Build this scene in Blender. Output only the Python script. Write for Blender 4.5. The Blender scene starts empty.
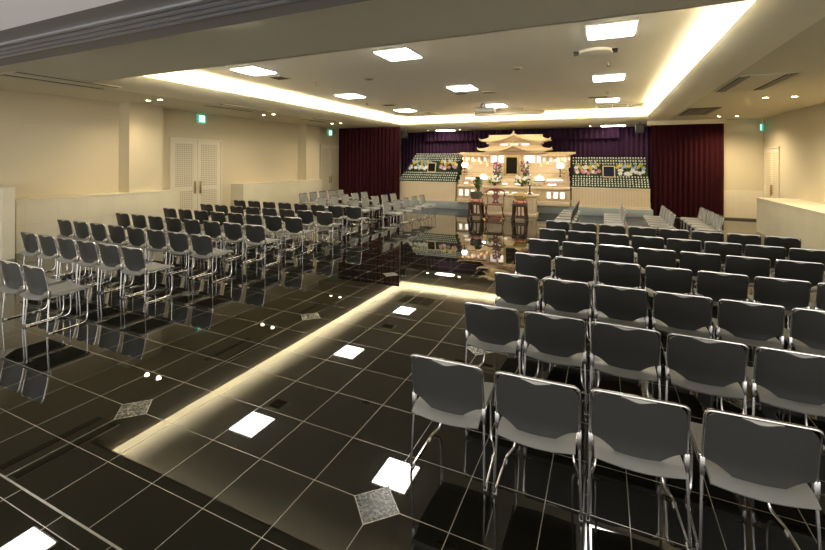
import bpy, bmesh, math, random
from mathutils import Vector, Matrix
random.seed(7)
PI = math.pi
SC = bpy.context.scene
COL = SC.collection
CAMH = 2.021

# ------------------------------------------------------------------ materials
def new_mat(name):
    m = bpy.data.materials.new(name); m.use_nodes = True
    nt = m.node_tree
    b = nt.nodes['Principled BSDF']
    return m, nt, b

def mat(name, col, rough=.5, metal=0., noise=0., scale=8., bump=0., bscale=40., spec=.5, coat=0., sheen=0.):
    m, nt, b = new_mat(name)
    b.inputs['Base Color'].default_value = (*col, 1)
    b.inputs['Roughness'].default_value = rough
    b.inputs['Metallic'].default_value = metal
    b.inputs['Specular IOR Level'].default_value = spec
    b.inputs['Coat Weight'].default_value = coat
    b.inputs['Sheen Weight'].default_value = sheen
    tc = nt.nodes.new('ShaderNodeTexCoord')
    if noise > 0:
        n = nt.nodes.new('ShaderNodeTexNoise'); n.inputs['Scale'].default_value = scale
        n.inputs['Detail'].default_value = 5
        r = nt.nodes.new('ShaderNodeMapRange')
        r.inputs['To Min'].default_value = 1 - noise; r.inputs['To Max'].default_value = 1 + noise
        mx = nt.nodes.new('ShaderNodeMix'); mx.data_type = 'RGBA'; mx.blend_type = 'MULTIPLY'
        mx.inputs[0].default_value = 1
        mx.inputs[6].default_value = (*col, 1)
        nt.links.new(tc.outputs['Object'], n.inputs['Vector'])
        nt.links.new(n.outputs['Fac'], r.inputs['Value'])
        nt.links.new(r.outputs['Result'], mx.inputs[7])
        nt.links.new(mx.outputs[2], b.inputs['Base Color'])
    if bump > 0:
        n2 = nt.nodes.new('ShaderNodeTexNoise'); n2.inputs['Scale'].default_value = bscale
        bp = nt.nodes.new('ShaderNodeBump'); bp.inputs['Strength'].default_value = bump
        bp.inputs['Distance'].default_value = .01
        nt.links.new(tc.outputs['Object'], n2.inputs['Vector'])
        nt.links.new(n2.outputs['Fac'], bp.inputs['Height'])
        nt.links.new(bp.outputs['Normal'], b.inputs['Normal'])
    return m

def emit(name, col, strength):
    m, nt, b = new_mat(name)
    b.inputs['Base Color'].default_value = (*col, 1)
    b.inputs['Emission Color'].default_value = (*col, 1)
    b.inputs['Emission Strength'].default_value = strength
    b.inputs['Roughness'].default_value = .5
    return m

def grid_mat(name, base, line, sx, sy, ax=('X', 'Z'), w=.012, rough=.45, noise=.08, nscale=3., off=(0., 0.), hole=False, dark=None):
    """rectangular joints (or round holes when hole=True) drawn on a surface in object coordinates"""
    m, nt, b = new_mat(name)
    L = nt.links.new
    tc = nt.nodes.new('ShaderNodeTexCoord'); sp = nt.nodes.new('ShaderNodeSeparateXYZ')
    L(tc.outputs['Object'], sp.inputs[0])
    def mth(op, a, bb=None):
        n = nt.nodes.new('ShaderNodeMath'); n.operation = op
        for i, v in enumerate((a, bb)):
            if v is None: continue
            if isinstance(v, (int, float)): n.inputs[i].default_value = v
            else: L(v, n.inputs[i])
        return n.outputs[0]
    ds = []
    for a, s, o in zip(ax, (sx, sy), off):
        if s is None: continue
        f = mth('FRACT', mth('DIVIDE', mth('ADD', sp.outputs[a], o), s))
        ds.append(mth('MULTIPLY', mth('ABSOLUTE', mth('SUBTRACT', f, .5)), s))
    if hole:
        mask = mth('MULTIPLY', mth('LESS_THAN', ds[0], w), mth('LESS_THAN', ds[1], w))
    else:
        mask = None
        for d, s in zip(ds, [q for q in (sx, sy) if q]):
            t = mth('GREATER_THAN', d, s / 2 - w / 2)
            mask = t if mask is None else mth('MAXIMUM', mask, t)
    n = nt.nodes.new('ShaderNodeTexNoise'); n.inputs['Scale'].default_value = nscale; n.inputs['Detail'].default_value = 6
    L(tc.outputs['Object'], n.inputs['Vector'])
    r = nt.nodes.new('ShaderNodeMapRange'); r.inputs['To Min'].default_value = 1 - noise; r.inputs['To Max'].default_value = 1 + noise
    L(n.outputs['Fac'], r.inputs['Value'])
    mu = nt.nodes.new('ShaderNodeMix'); mu.data_type = 'RGBA'; mu.blend_type = 'MULTIPLY'; mu.inputs[0].default_value = 1
    mu.inputs[6].default_value = (*base, 1); L(r.outputs['Result'], mu.inputs[7])
    mx = nt.nodes.new('ShaderNodeMix'); mx.data_type = 'RGBA'
    L(mask, mx.inputs[0]); L(mu.outputs[2], mx.inputs[6]); mx.inputs[7].default_value = (*line, 1)
    L(mx.outputs[2], b.inputs['Base Color'])
    b.inputs['Roughness'].default_value = rough
    return m

TILE = .45
TX0 = -4.81           # world x of joint number 0
TY0 = 2.165           # world y of joint number 0
BORDER_Y = 1.356
def floor_mat():
    m, nt, b = new_mat('black polished granite tiles')
    L = nt.links.new
    tc = nt.nodes.new('ShaderNodeTexCoord'); sp = nt.nodes.new('ShaderNodeSeparateXYZ')
    L(tc.outputs['Object'], sp.inputs[0])
    def mth(op, a, bb=None):
        n = nt.nodes.new('ShaderNodeMath'); n.operation = op
        for i, v in enumerate((a, bb)):
            if v is None: continue
            if isinstance(v, (int, float)): n.inputs[i].default_value = v
            else: L(v, n.inputs[i])
        return n.outputs[0]
    X, Y = sp.outputs['X'], sp.outputs['Y']
    near = mth('LESS_THAN', Y, BORDER_Y)
    xs = mth('ADD', mth('DIVIDE', mth('SUBTRACT', X, TX0), TILE), mth('MULTIPLY', near, .5))
    ys = mth('DIVIDE', mth('SUBTRACT', Y, TY0), TILE)
    def dist(v, per, o):
        f = mth('FRACT', mth('DIVIDE', mth('ADD', v, o + per * 1000 + per / 2), per))
        return mth('MULTIPLY', mth('ABSOLUTE', mth('SUBTRACT', f, .5)), per)
    dx = dist(xs, 1., 0.); dy = dist(ys, 1., 0.)
    line = mth('MAXIMUM', mth('LESS_THAN', dx, .0058), mth('LESS_THAN', dy, .0058))
    dm = mth('ADD', dist(xs, 5., -3.), dist(ys, 5., 0.))
    inside = mth('LESS_THAN', dm, .335)
    dline = mth('LESS_THAN', mth('ABSOLUTE', mth('SUBTRACT', dm, .335)), .0100)
    line = mth('MAXIMUM', mth('MULTIPLY', line, mth('SUBTRACT', 1., inside)), dline)
    bl = mth('LESS_THAN', mth('ABSOLUTE', mth('SUBTRACT', Y, BORDER_Y)), .0062)
    line = mth('MAXIMUM', line, bl)
    # granite speckle
    v = nt.nodes.new('ShaderNodeTexVoronoi'); v.inputs['Scale'].default_value = 75
    L(tc.outputs['Object'], v.inputs['Vector'])
    rp = nt.nodes.new('ShaderNodeValToRGB')
    rp.color_ramp.elements[0].position = .2; rp.color_ramp.elements[0].color = (.006, .006, .005, 1)
    rp.color_ramp.elements[1].position = .95; rp.color_ramp.elements[1].color = (.15, .15, .13, 1)
    L(v.outputs['Color'], rp.inputs[0])
    n = nt.nodes.new('ShaderNodeTexNoise'); n.inputs['Scale'].default_value = 260; n.inputs['Detail'].default_value = 3
    L(tc.outputs['Object'], n.inputs['Vector'])
    r2 = nt.nodes.new('ShaderNodeValToRGB')
    r2.color_ramp.elements[0].position = .3; r2.color_ramp.elements[0].color = (.0055, .005, .0032, 1)
    r2.color_ramp.elements[1].position = .75; r2.color_ramp.elements[1].color = (.0125, .0115, .0075, 1)
    L(n.outputs['Fac'], r2.inputs[0])
    m1 = nt.nodes.new('ShaderNodeMix'); m1.data_type = 'RGBA'
    L(inside, m1.inputs[0]); L(r2.outputs[0], m1.inputs[6]); L(rp.outputs[0], m1.inputs[7])
    m2 = nt.nodes.new('ShaderNodeMix'); m2.data_type = 'RGBA'
    L(line, m2.inputs[0]); L(m1.outputs[2], m2.inputs[6]); m2.inputs[7].default_value = (.26, .24, .19, 1)
    L(m2.outputs[2], b.inputs['Base Color'])
    b.inputs['IOR'].default_value = 1.64
    b.inputs['Roughness'].default_value = .012
    rr = mth('ADD', mth('MULTIPLY', mth('MAXIMUM', line, inside), .25), .012)
    L(rr, b.inputs['Roughness'])
    return m

M = {}
M['floor'] = floor_mat()
M['wall'] = mat('cream wall covering', (.62, .55, .385), .75, noise=.03, scale=60, bump=.06, bscale=220)
M['ceil'] = mat('cream ceiling paint', (.62, .57, .42), .8, noise=.02, scale=4)
M['tray'] = mat('pale tray ceiling paint', (.93, .89, .78), .8, noise=.02, scale=3)
M['lip'] = mat('pale cove lip paint', (.80, .74, .56), .6)
M['white_ceil'] = mat('white lobby ceiling paint', (.88, .84, .84), .7, noise=.01, scale=30)
M['header'] = mat('grey painted header', (.165, .15, .14), .5, noise=.02, scale=10)
M['track'] = mat('anodised track metal', (.36, .36, .39), .35, metal=.8)
M['track_dark'] = mat('dark track groove', (.03, .03, .05), .5)
M['travertine'] = grid_mat('cream travertine slabs', (.71, .66, .50), (.58, .53, .39), .6, .6, ('Y', 'Z'), .006, .35, .10, 2.2)
M['travertine_x'] = grid_mat('cream travertine slabs across', (.70, .64, .48), (.56, .5, .36), .6, .6, ('X', 'Z'), .006, .35, .10, 2.2)
M['cap'] = mat('pale stone coping', (.73, .67, .50), .4, noise=.05, scale=5)
M['door'] = mat('cream door paint', (.72, .66, .52), .5)
M['door_perf'] = grid_mat('perforated cream door panel', (.72, .66, .52), (.36, .31, .2), .062, .062, ('Y', 'Z'), .017, .5, .02, 5, hole=True)
M['door_louv'] = grid_mat('louvred cream door panel', (.68, .60, .42), (.5, .42, .27), None, .075, ('Y', 'Z'), .016, .5, .02, 5)
M['bronze'] = mat('brushed bronze', (.50, .36, .17), .35, metal=.8)
M['tube'] = mat('satin chrome tube', (.60, .59, .57), .25, metal=1.)
M['tube_back'] = mat('satin chrome rail', (.62, .61, .58), .22, metal=1.)
M['seat'] = mat('grey vinyl seat', (.27, .268, .24), .42, noise=.03, scale=30)
M['back'] = mat('charcoal moulded plastic', (.026, .026, .023), .42, noise=.04, scale=25, bump=.03, bscale=300)
M['grip'] = mat('silver grey grip', (.46, .45, .41), .35, metal=.2)
M['rubber'] = mat('clear grey plastic glide', (.45, .45, .43), .3)
M['curtain'] = mat('maroon velvet', (.034, .0035, .0055), .85, noise=.15, scale=6, spec=.15)
M['purple'] = mat('purple velvet', (.030, .010, .027), .8, noise=.12, scale=6, spec=.15)
M['carpet'] = mat('blue grey stage carpet', (.33, .37, .37), .9, noise=.15, scale=60, bump=.1, bscale=200)
M['hinoki'] = mat('pale cypress wood', (.70, .54, .33), .45, noise=.07, scale=9)
M['hinoki_shade'] = mat('cypress in gable shade tone', (.50, .34, .17), .5, noise=.2, scale=14)  # same cypress, darkened so the gable faces read as shaded
M['hinoki_lt'] = mat('light cypress wood', (.76, .63, .42), .45, noise=.06, scale=9)
M['woodpanel'] = grid_mat('grooved pale wood panel', (.68, .55, .36), (.52, .41, .26), .105, None, ('X', 'Z'), .01, .5, .06, 6)
M['roofw'] = grid_mat('ribbed cypress roof', (.78, .62, .38), (.60, .45, .25), .05, None, ('X', 'Z'), .014, .5, .05, 6)
M['redlac'] = mat('red lacquered wood', (.20, .030, .012), .38, noise=.1, scale=12, coat=.05)
M['darkwood'] = mat('dark rosewood', (.065, .024, .010), .35, noise=.15, scale=12, coat=.1)
M['gold'] = mat('polished brass', (.75, .52, .18), .25, metal=1.)
M['goldwood'] = mat('gilded carved wood', (.56, .40, .13), .4, noise=.25, scale=25)
M['bell'] = mat('dark bronze bowl', (.16, .15, .11), .4, metal=.3, noise=.1, scale=20)
M['cushion'] = mat('orange brocade cushion', (.75, .33, .20), .7, noise=.15, scale=40)
M['cushion_navy'] = mat('navy brocade cushion', (.05, .03, .12), .7, noise=.2, scale=40)
M['black'] = mat('black plastic', (.012, .012, .014), .4)
M['blackframe'] = mat('black portrait ground', (.012, .009, .005), .85, spec=.15)
M['navyframe'] = mat('dark navy portrait ground', (.02, .021, .045), .8, spec=.2)
M['frame'] = mat('gold brown frame', (.47, .33, .12), .4, noise=.08, scale=20)
M['framelt'] = mat('pale wood frame', (.72, .58, .32), .4)
M['leaf'] = mat('dark green leaves', (.014, .038, .009), .6, noise=.5, scale=18)
M['leaf2'] = mat('fresh green leaves', (.07, .15, .025), .55, noise=.4, scale=25)
M['petal'] = mat('white chrysanthemum petals', (.85, .86, .74), .6)
M['yellow'] = mat('yellow lily petals', (.85, .68, .06), .55)
M['pink'] = mat('pink lily petals', (.80, .36, .45), .55)
M['white'] = mat('white lily petals', (.88, .88, .84), .55)
M['blue'] = mat('pale blue delphinium', (.42, .55, .78), .55)
M['plum'] = mat('plum purple petals', (.26, .08, .14), .6)
M['terracotta'] = mat('brown vase glaze', (.16, .07, .04), .25)
M['plastic'] = mat('white plastic', (.72, .70, .66), .4)
M['cream_plastic'] = mat('cream plastic', (.66, .59, .40), .5)
M['vent_dark'] = mat('dark vent slot', (.03, .028, .02), .6)
M['vent_mid'] = grid_mat('grey vent grille', (.26, .24, .17), (.09, .08, .05), None, .03, ('X', 'Y'), .012, .5, .03, 5)
M['base'] = mat('dark skirting', (.10, .09, .07), .4)
WARM = (1., .93, .76)
M['panel'] = emit('light panel diffuser', (1., .95, .84), 11.)
M['cove'] = emit('cove lamp tube', (1., .955, .83), 10.5)
M['down'] = emit('downlight lamp', (1., .78, .50), 22.)
M['shoji'] = emit('lit paper screen', (1., .95, .88), .55)
M['shoji_dim'] = emit('dim paper screen', (.95, .92, 1.), .30)
M['lantern'] = emit('glowing lantern paper', (1., .97, .90), 1.5)
M['ember'] = emit('small amber lamp', (1., .50, .22), 1.0)
M['exit_green'] = emit('exit sign green', (.02, .42, .25), .4)
M['exit_white'] = emit('exit sign white', (.75, 1., .88), .75)

# ------------------------------------------------------------------ mesh helpers
class MB:
    def __init__(s): s.v = []; s.f = []
    def add(s, vs, fs):
        o = len(s.v); s.v += [tuple(p) for p in vs]; s.f += [tuple(i + o for i in f) for f in fs]; return s
    def box(s, x0, x1, y0, y1, z0, z1):
        v = [(x, y, z) for z in (z0, z1) for y in (y0, y1) for x in (x0, x1)]
        return s.add(v, [(0, 2, 3, 1), (4, 5, 7, 6), (0, 1, 5, 4), (2, 6, 7, 3), (0, 4, 6, 2), (1, 3, 7, 5)])
    def cbox(s, x0, x1, y0, y1, z0, z1, c=.01):
        bm = bmesh.new()
        bmesh.ops.create_cube(bm, size=1)
        for v in bm.verts:
            v.co = Vector(((x0 + x1) / 2 + v.co.x * (x1 - x0), (y0 + y1) / 2 + v.co.y * (y1 - y0), (z0 + z1) / 2 + v.co.z * (z1 - z0)))
        bmesh.ops.bevel(bm, geom=bm.edges[:], offset=min(c, .45 * min(x1 - x0, y1 - y0, z1 - z0)), segments=2, affect='EDGES', profile=.5)
        bm.verts.index_update()
        vs = [v.co.copy() for v in bm.verts]; fs = [[v.index for v in f.verts] for f in bm.faces]
        bm.free(); return s.add(vs, fs)
    def tube(s, pts, r, n=8, closed=False, caps=True):
        pts = [Vector(p) for p in pts]
        rs = r if isinstance(r, (list, tuple)) else [r] * len(pts)
        m = len(pts)
        def tan(i):
            a = pts[(i - 1) % m] if (closed or i > 0) else pts[i]
            b = pts[(i + 1) % m] if (closed or i < m - 1) else pts[i]
            t = b - a
            return t.normalized() if t.length > 1e-9 else Vector((0, 0, 1))
        t0 = tan(0)
        ref = Vector((0, 0, 1)) if abs(t0.z) < .9 else Vector((1, 0, 0))
        u = (ref - t0 * ref.dot(t0)).normalized()
        vs = []
        for i in range(m):
            t = tan(i); u = (u - t * u.dot(t)).normalized(); w = t.cross(u)
            for k in range(n):
                a = 2 * PI * k / n
                vs.append(pts[i] + (u * math.cos(a) + w * math.sin(a)) * rs[i])
        fs = []
        for i in range(m if closed else m - 1):
            j = (i + 1) % m
            for k in range(n):
                l = (k + 1) % n
                fs.append((i * n + k, i * n + l, j * n + l, j * n + k))
        if caps and not closed:
            fs.append(tuple(range(n - 1, -1, -1))); fs.append(tuple((m - 1) * n + k for k in range(n)))
        return s.add(vs, fs)
    def lathe(s, prof, cx=0, cy=0, n=16, z0=0):
        vs = []; fs = []
        for r, z in prof:
            for k in range(n):
                a = 2 * PI * k / n
                vs.append((cx + r * math.cos(a), cy + r * math.sin(a), z0 + z))
        for i in range(len(prof) - 1):
            for k in range(n):
                l = (k + 1) % n
                fs.append((i * n + k, i * n + l, (i + 1) * n + l, (i + 1) * n + k))
        fs.append(tuple(range(n - 1, -1, -1))); fs.append(tuple((len(prof) - 1) * n + k for k in range(n)))
        return s.add(vs, fs)
    def ball(s, c, r, n=8, m=5):
        rx, ry, rz = r if isinstance(r, (list, tuple)) else (r, r, r)
        vs = [(c[0], c[1], c[2] - rz)]; fs = []
        for i in range(1, m):
            p = -PI / 2 + PI * i / m
            for k in range(n):
                a = 2 * PI * k / n
                vs.append((c[0] + rx * math.cos(p) * math.cos(a), c[1] + ry * math.cos(p) * math.sin(a), c[2] + rz * math.sin(p)))
        vs.append((c[0], c[1], c[2] + rz)); top = len(vs) - 1
        for k in range(n):
            l = (k + 1) % n
            fs.append((0, 1 + l, 1 + k))
            for i in range(m - 2):
                fs.append((1 + i * n + k, 1 + i * n + l, 1 + (i + 1) * n + l, 1 + (i + 1) * n + k))
            fs.append((1 + (m - 2) * n + k, 1 + (m - 2) * n + l, top))
        return s.add(vs, fs)
    def sheet(s, fn, nu, nv, thick):
        """closed slab: fn(a,b)->(p, normal); a,b in 0..1"""
        P = []; Q = []
        for j in range(nv + 1):
            for i in range(nu + 1):
                p, nn = fn(i / nu, j / nv); p = Vector(p); nn = Vector(nn).normalized()
                P.append(p + nn * thick / 2); Q.append(p - nn * thick / 2)
        N = len(P); W = nu + 1; fs = []
        for j in range(nv):
            for i in range(nu):
                a, b, c, d = j * W + i, j * W + i + 1, (j + 1) * W + i + 1, (j + 1) * W + i
                fs.append((a, b, c, d)); fs.append((N + d, N + c, N + b, N + a))
        for i in range(nu):
            fs.append((i + 1, i, N + i, N + i + 1)); a = nv * W + i; fs.append((a, a + 1, N + a + 1, N + a))
        for j in range(nv):
            a = j * W; b = (j + 1) * W; fs.append((a, b, N + b, N + a)); a += nu; b += nu; fs.append((b, a, N + a, N + b))
        return s.add(P + Q, fs)
    def prism(s, poly, axis, a0, a1):
        """extrude polygon [(p,q)] along axis between a0,a1; axis 'x': (y,z); 'y': (x,z); 'z': (x,y)"""
        n = len(poly)
        mk = {'x': lambda a, p, q: (a, p, q), 'y': lambda a, p, q: (p, a, q), 'z': lambda a, p, q: (p, q, a)}[axis]
        vs = [mk(a0, p, q) for p, q in poly] + [mk(a1, p, q) for p, q in poly]
        fs = [tuple(range(n - 1, -1, -1)), tuple(range(n, 2 * n))]
        for i in range(n):
            j = (i + 1) % n; fs.append((i, j, n + j, n + i))
        return s.add(vs, fs)
    def mesh(s, name, m, smooth=True):
        me = bpy.data.meshes.new(name); me.from_pydata(s.v, [], s.f); me.update()
        bm = bmesh.new(); bm.from_mesh(me); bmesh.ops.recalc_face_normals(bm, faces=bm.faces[:]); bm.to_mesh(me); bm.free()
        me.materials.append(m)
        if smooth:
            for p in me.polygons: p.use_smooth = True
            me.set_sharp_from_angle(angle=math.radians(38))
        return me
    def build(s, name, m, parent=None, smooth=True, loc=None, rotz=None):
        o = bpy.data.objects.new(name, s.mesh(name, m, smooth)); COL.objects.link(o)
        if parent is not None: o.parent = parent
        if loc: o.location = loc
        if rotz is not None: o.rotation_euler.z = rotz
        return o

def tag(o, label=None, cat=None, group=None, kind=None):
    for k, v in (('label', label), ('category', cat), ('group', group), ('kind', kind)):
        if v: o[k] = v
    return o
def thing(name, label, cat, loc=(0, 0, 0), rotz=0, group=None):
    o = bpy.data.objects.new(name, None); COL.objects.link(o)
    o.empty_display_size = .1
    o.location = loc; o.rotation_euler = (0, 0, rotz)
    return tag(o, label, cat, group)
def struct(name, mb, m, label=None, parent=None, smooth=False):
    o = mb.build(name, m, parent, smooth)
    if parent is None: tag(o, label, None, None, 'structure')
    return o
KIDS = {}
def copy_tree(o, parent=None):
    c = o.copy(); COL.objects.link(c); c.parent = parent
    for ch in list(o.children): copy_tree(ch, c)
    return c
def arc(c, r, a0, a1, n, f):
    return [f(c[0] + r * math.cos(a0 + (a1 - a0) * i / n), c[1] + r * math.sin(a0 + (a1 - a0) * i / n)) for i in range(n + 1)]
def round_path(pts, r, n=5):
    """polyline with rounded corners"""
    pts = [Vector(p) for p in pts]; out = [pts[0]]
    for i in range(1, len(pts) - 1):
        a, b, c = pts[i - 1], pts[i], pts[i + 1]
        rr = r[i - 1] if isinstance(r, (list, tuple)) else r
        d1 = (a - b); d2 = (c - b)
        k = min(rr, d1.length * .48, d2.length * .48)
        p = b + d1.normalized() * k; q = b + d2.normalized() * k
        for t in range(n + 1):
            s = t / n
            out.append(p * (1 - s) ** 2 + b * 2 * s * (1 - s) + q * s ** 2)
    out.append(pts[-1]); return out
ORD = ['first', 'second', 'third', 'fourth', 'fifth', 'sixth', 'seventh', 'eighth', 'ninth', 'tenth']

# ------------------------------------------------------------------ camera
cam = bpy.data.cameras.new('camera'); co = bpy.data.objects.new('camera', cam); COL.objects.link(co)
F = 419.97
cam.sensor_width = 36; cam.sensor_fit = 'HORIZONTAL'; cam.lens = F / 825 * 36
cam.shift_y = -113.8 / 825
cam.clip_end = 200; cam.clip_start = .05
yaw = math.radians(24.53); rol = math.radians(.28)
fw = Vector((-math.sin(yaw), math.cos(yaw), 0)); r0 = Vector((math.cos(yaw), math.sin(yaw), 0)); u0 = Vector((0, 0, 1))
rt = r0 * math.cos(rol) + u0 * math.sin(rol); up = -r0 * math.sin(rol) + u0 * math.cos(rol)
mw = Matrix((rt, up, -fw)).transposed().to_4x4(); mw.translation = (0, 0, CAMH)
co.matrix_world = mw
SC.camera = co

# ------------------------------------------------------------------ setting
ZL = 3.56; ZT = 4.11          # low ceiling, tray ceiling
XW = -12.0; XR = 5.06         # side walls
YB = 20.6                     # rear wall behind the stage curtains
HY0, HY1, HZ = 1.18, 1.63, 2.74   # partition header

struct('floor', MB().box(-14, 7, -2.5, 21, -.12, 0), M['floor'], 'black polished granite tile floor with pale joints')
struct('wall_left', MB().box(XW - .2, XW, HY0, YB, 0, ZL + .8), M['wall'], 'cream covered wall along the left')
struct('wall_right', MB().box(XR, XR + .2, HY0, YB, 0, ZL + .8), M['wall'], 'cream covered wall along the right')
struct('wall_back', MB().box(XW - .2, XR + .2, YB, YB + .2, 0, ZL + .8), M['wall'], 'wall behind the stage curtains')
YR = 18.45
struct('wall_back_right', MB().box(3.87, XR, YR, YR + .15, 1.04, ZL), M['wall'], 'short cream wall beside the maroon curtain')
struct('wall_back_right_wainscot', MB().box(3.87, XR, YR - .03, YR + .15, .06, 1.04), M['travertine_x'], 'travertine wainscot beside the maroon curtain')
struct('baseboard_back_right', MB().box(3.87, XR, YR - .04, YR + .15, 0, .06), M['base'])
struct('trim_curtain_jamb', MB().box(3.82, 3.89, YR - .14, YR + .15, 0, ZL), M['cap'])

# low ceiling with the tray opening and its lit cove
LX0, LX1 = -8.95, 1.50        # lip edges seen from below
LY0, LY1 = 4.95, 18.3
CX0, CX1 = -9.75, 2.10        # cove back walls
CY0, CY1 = 4.45, 18.95
LZ = 3.80                     # lip top
low = MB()
low.box(XW, CX0, HY1, YB, ZL, ZL + .06)
low.box(CX1, XR, HY1, YB, ZL, ZL + .06)
low.box(CX0, CX1, HY1, LY0, ZL, ZL + .06)
low.box(CX0, CX1, CY1, YB, ZL, ZL + .06)
struct('ceiling_low', low, M['ceil'], 'low cream ceiling around the raised tray')
lip = MB()
def lip_prof(o, sgn):
    """cross-section from the low ceiling up to the lip edge; o = outer start, sgn = +1 towards the opening"""
    w = abs(o[1] - o[0])
    out = []
    for i in range(11):
        a = i / 10 * PI / 2
        out.append((o[0] + sgn * w * math.sin(a), ZL + (LZ - ZL) * (1 - math.cos(a))))
    inner = [(p - sgn * .035, q + .02) for p, q in reversed(out)]
    inner[-1] = (out[0][0], ZL + .06)
    return out + inner
lip.prism(lip_prof((CX0, LX0), 1), 'y', CY0, CY1)
lip.prism(lip_prof((CX1, LX1), -1), 'y', CY0, CY1)
lip.prism(lip_prof((CY1, LY1), -1), 'x', CX0, CX1)
lip.box(CX0, CX1, LY0 - .03, LY0, ZL, LZ - .08)
struct('trim_cove_lip', lip, M['lip'], 'rounded lip hiding the cove lamps', smooth=True)
cw = MB()
cw.box(CX0 - .08, CX0, CY0, CY1, ZL + .06, ZT); cw.box(CX1, CX1 + .08, CY0, CY1, ZL + .06, ZT)
cw.box(CX0, CX1, CY0 - .08, CY0, ZL + .06, ZT); cw.box(CX0, CX1, CY1, CY1 + .08, ZL + .06, ZT)
struct('wall_cove', cw, M['tray'], 'pale upstand at the back of the cove')
struct('ceiling_tray', MB().box(CX0 - .08, CX1 + .08, CY0 - .08, CY1 + .08, ZT, ZT + .1), M['tray'], 'raised pale tray ceiling')

# partition header and lobby ceiling
struct('trim_header', MB().box(-15, 6.5, HY0, HY1, HZ, ZL + .8), M['header'], 'grey partition header across the opening')
tr = MB()
for i in range(4):
    y = 1.305 + i * .052
    tr.box(-15, 6.5, y, y + .022, HZ - .012, HZ + .002)
struct('trim_track', tr, M['track'], 'metal sliding partition tracks under the grey header')
tg = MB()
for i in range(4):
    y = 1.305 + i * .052
    tg.box(-15, 6.5, y + .022, y + .044, HZ - .004, HZ + .002)
struct('trim_track_groove', tg, M['track_dark'])
struct('ceiling_lobby', MB().box(-15, 6.5, -3.2, HY0, HZ, HZ + .1), M['white_ceil'], 'white lobby ceiling before the header')
struct('wall_lobby_left', MB().box(-15, -14.9, -3, HY1, 0, HZ), M['wall'])

# left columns, half walls and pier
def column(name, x1, y0, y1, label):
    struct(name, MB().box(XW - .05, x1, y0, y1, 0, ZL), M['wall'], label)
column('wall_left_column_near', -11.55, 7.07, 8.0, 'cream column standing at the left wall nearer the lobby')
column('wall_left_column_far', -11.55, 14.4, 15.3, 'cream column standing at the left wall nearer the stage')
def halfwall(name, y0, y1, x1, z, label):
    o = struct(name, MB().box(XW, x1, y0, y1, 0, z - .03), M['travertine'], label)
    MB().box(XW, x1 + .012, y0 - .008, y1 + .008, z - .03, z).build(name.replace('half_wall', 'trim') + '_coping', M['cap'])['kind'] = 'structure'
halfwall('wall_left_half_wall_near', 4.65, 8.45, -11.42, 1.15, 'travertine half wall in front of the near column')
halfwall('wall_left_half_wall_far', 10.85, 15.35, -11.42, 1.20, 'travertine half wall in front of the far column')
struct('wall_left_pier', MB().box(XW, -10.9, 4.22, 4.42, 0, 1.46), M['cap'], 'pale pier ending the near half wall')
o = struct('wall_right_half_wall', MB().box(4.10, XR, 1.7, 15.5, 0, .97), M['travertine'], 'travertine ledge along the right wall')
MB().box(4.09, XR, 1.7, 15.51, .97, 1.0).build('trim_right_ledge_coping', M['cap'])['kind'] = 'structure'

# doors
def door(name, x, y0, y1, z, face, style, label):
    """double door on a side wall; face=+1 faces +x"""
    r = thing(name, label, None, (x, (y0 + y1) / 2, 0)); r['kind'] = 'structure'
    w = (y1 - y0) / 2
    s = face
    f = MB()
    def bx(mb, a0, a1, b0, b1, c0, c1): mb.box(min(a0 * s, a1 * s), max(a0 * s, a1 * s), b0, b1, c0, c1)
    bx(f, 0, .045, -w - .05, -w, 0, z + .05); bx(f, 0, .045, w, w + .05, 0, z + .05); bx(f, 0, .045, -w, w, z, z + .05)
    f.build('door_frame', M['door'], r)
    for k in (0, 1):
        b0 = -w + .004 if k == 0 else .006; b1 = -.006 if k == 0 else w - .004
        l = MB(); bx(l, 0, .022, b0, b1, .01, z - .006)
        leaf = l.build('door_leaf', M['door'], r)
        if style == 'perf':
            for z0, z1 in ((.2, .40 * z), (.445 * z, z - .12)):
                p = MB(); bx(p, .022, .026, b0 + .13, b1 - .15, z0, z1); p.build('perforated_panel', M['door_perf'], leaf)
            h = MB(); c = -.10 if k == 0 else .10
            h.cbox(*sorted((.045 * s, .062 * s)), c - .028, c + .028, .95, 1.35, .006)
            for q in (1.0, 1.3): h.tube([(.02 * s, c, q), (.05 * s, c, q)], .008)
            h.build('door_handle', M['bronze'], leaf)
        else:
            p = MB(); bx(p, .022, .027, b0 + .10, b1 - .10, .15, z - .12); p.build('louvred_panel', M['door_louv'], leaf)
            h = MB(); c = -.06 if k == 0 else .06
            h.cbox(*sorted((.03 * s, .05 * s)), c - .025, c + .025, .95, 1.3, .006); h.box(*sorted((.02 * s, .035 * s)), c - .01, c + .01, 1.1, 1.14)
            h.build('door_handle', M['bronze'], leaf)
    return r
door('door_1', XW, 8.58, 10.38, 2.66, 1, 'perf', 'perforated cream double door behind the left chairs')
door('door_2', XW, 15.98, 17.5, 2.74, 1, 'louv', 'louvred cream double door beside the left maroon curtain')
door('door_3', XR, 16.95, 18.15, 2.50, -1, 'louv', 'louvred cream door behind the right ledge')

# ------------------------------------------------------------------ stage frame
SO = Vector((-3.42, 17.104, 0)); SA = math.atan(.055)
ca, sa = math.cos(SA), math.sin(SA)
def st(u, v, z=0.):                      # stage coordinates -> world
    return (SO.x + u * ca - v * sa, SO.y + u * sa + v * ca, z)
ZS = .30
stage = MB().cbox(-5.55, 5.05, 0, 3.3, 0, ZS, .015).build('floor_stage', M['carpet'], None, True, SO, SA)
tag(stage, 'blue grey carpeted stage platform under the altar', None, None, 'structure')

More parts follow.
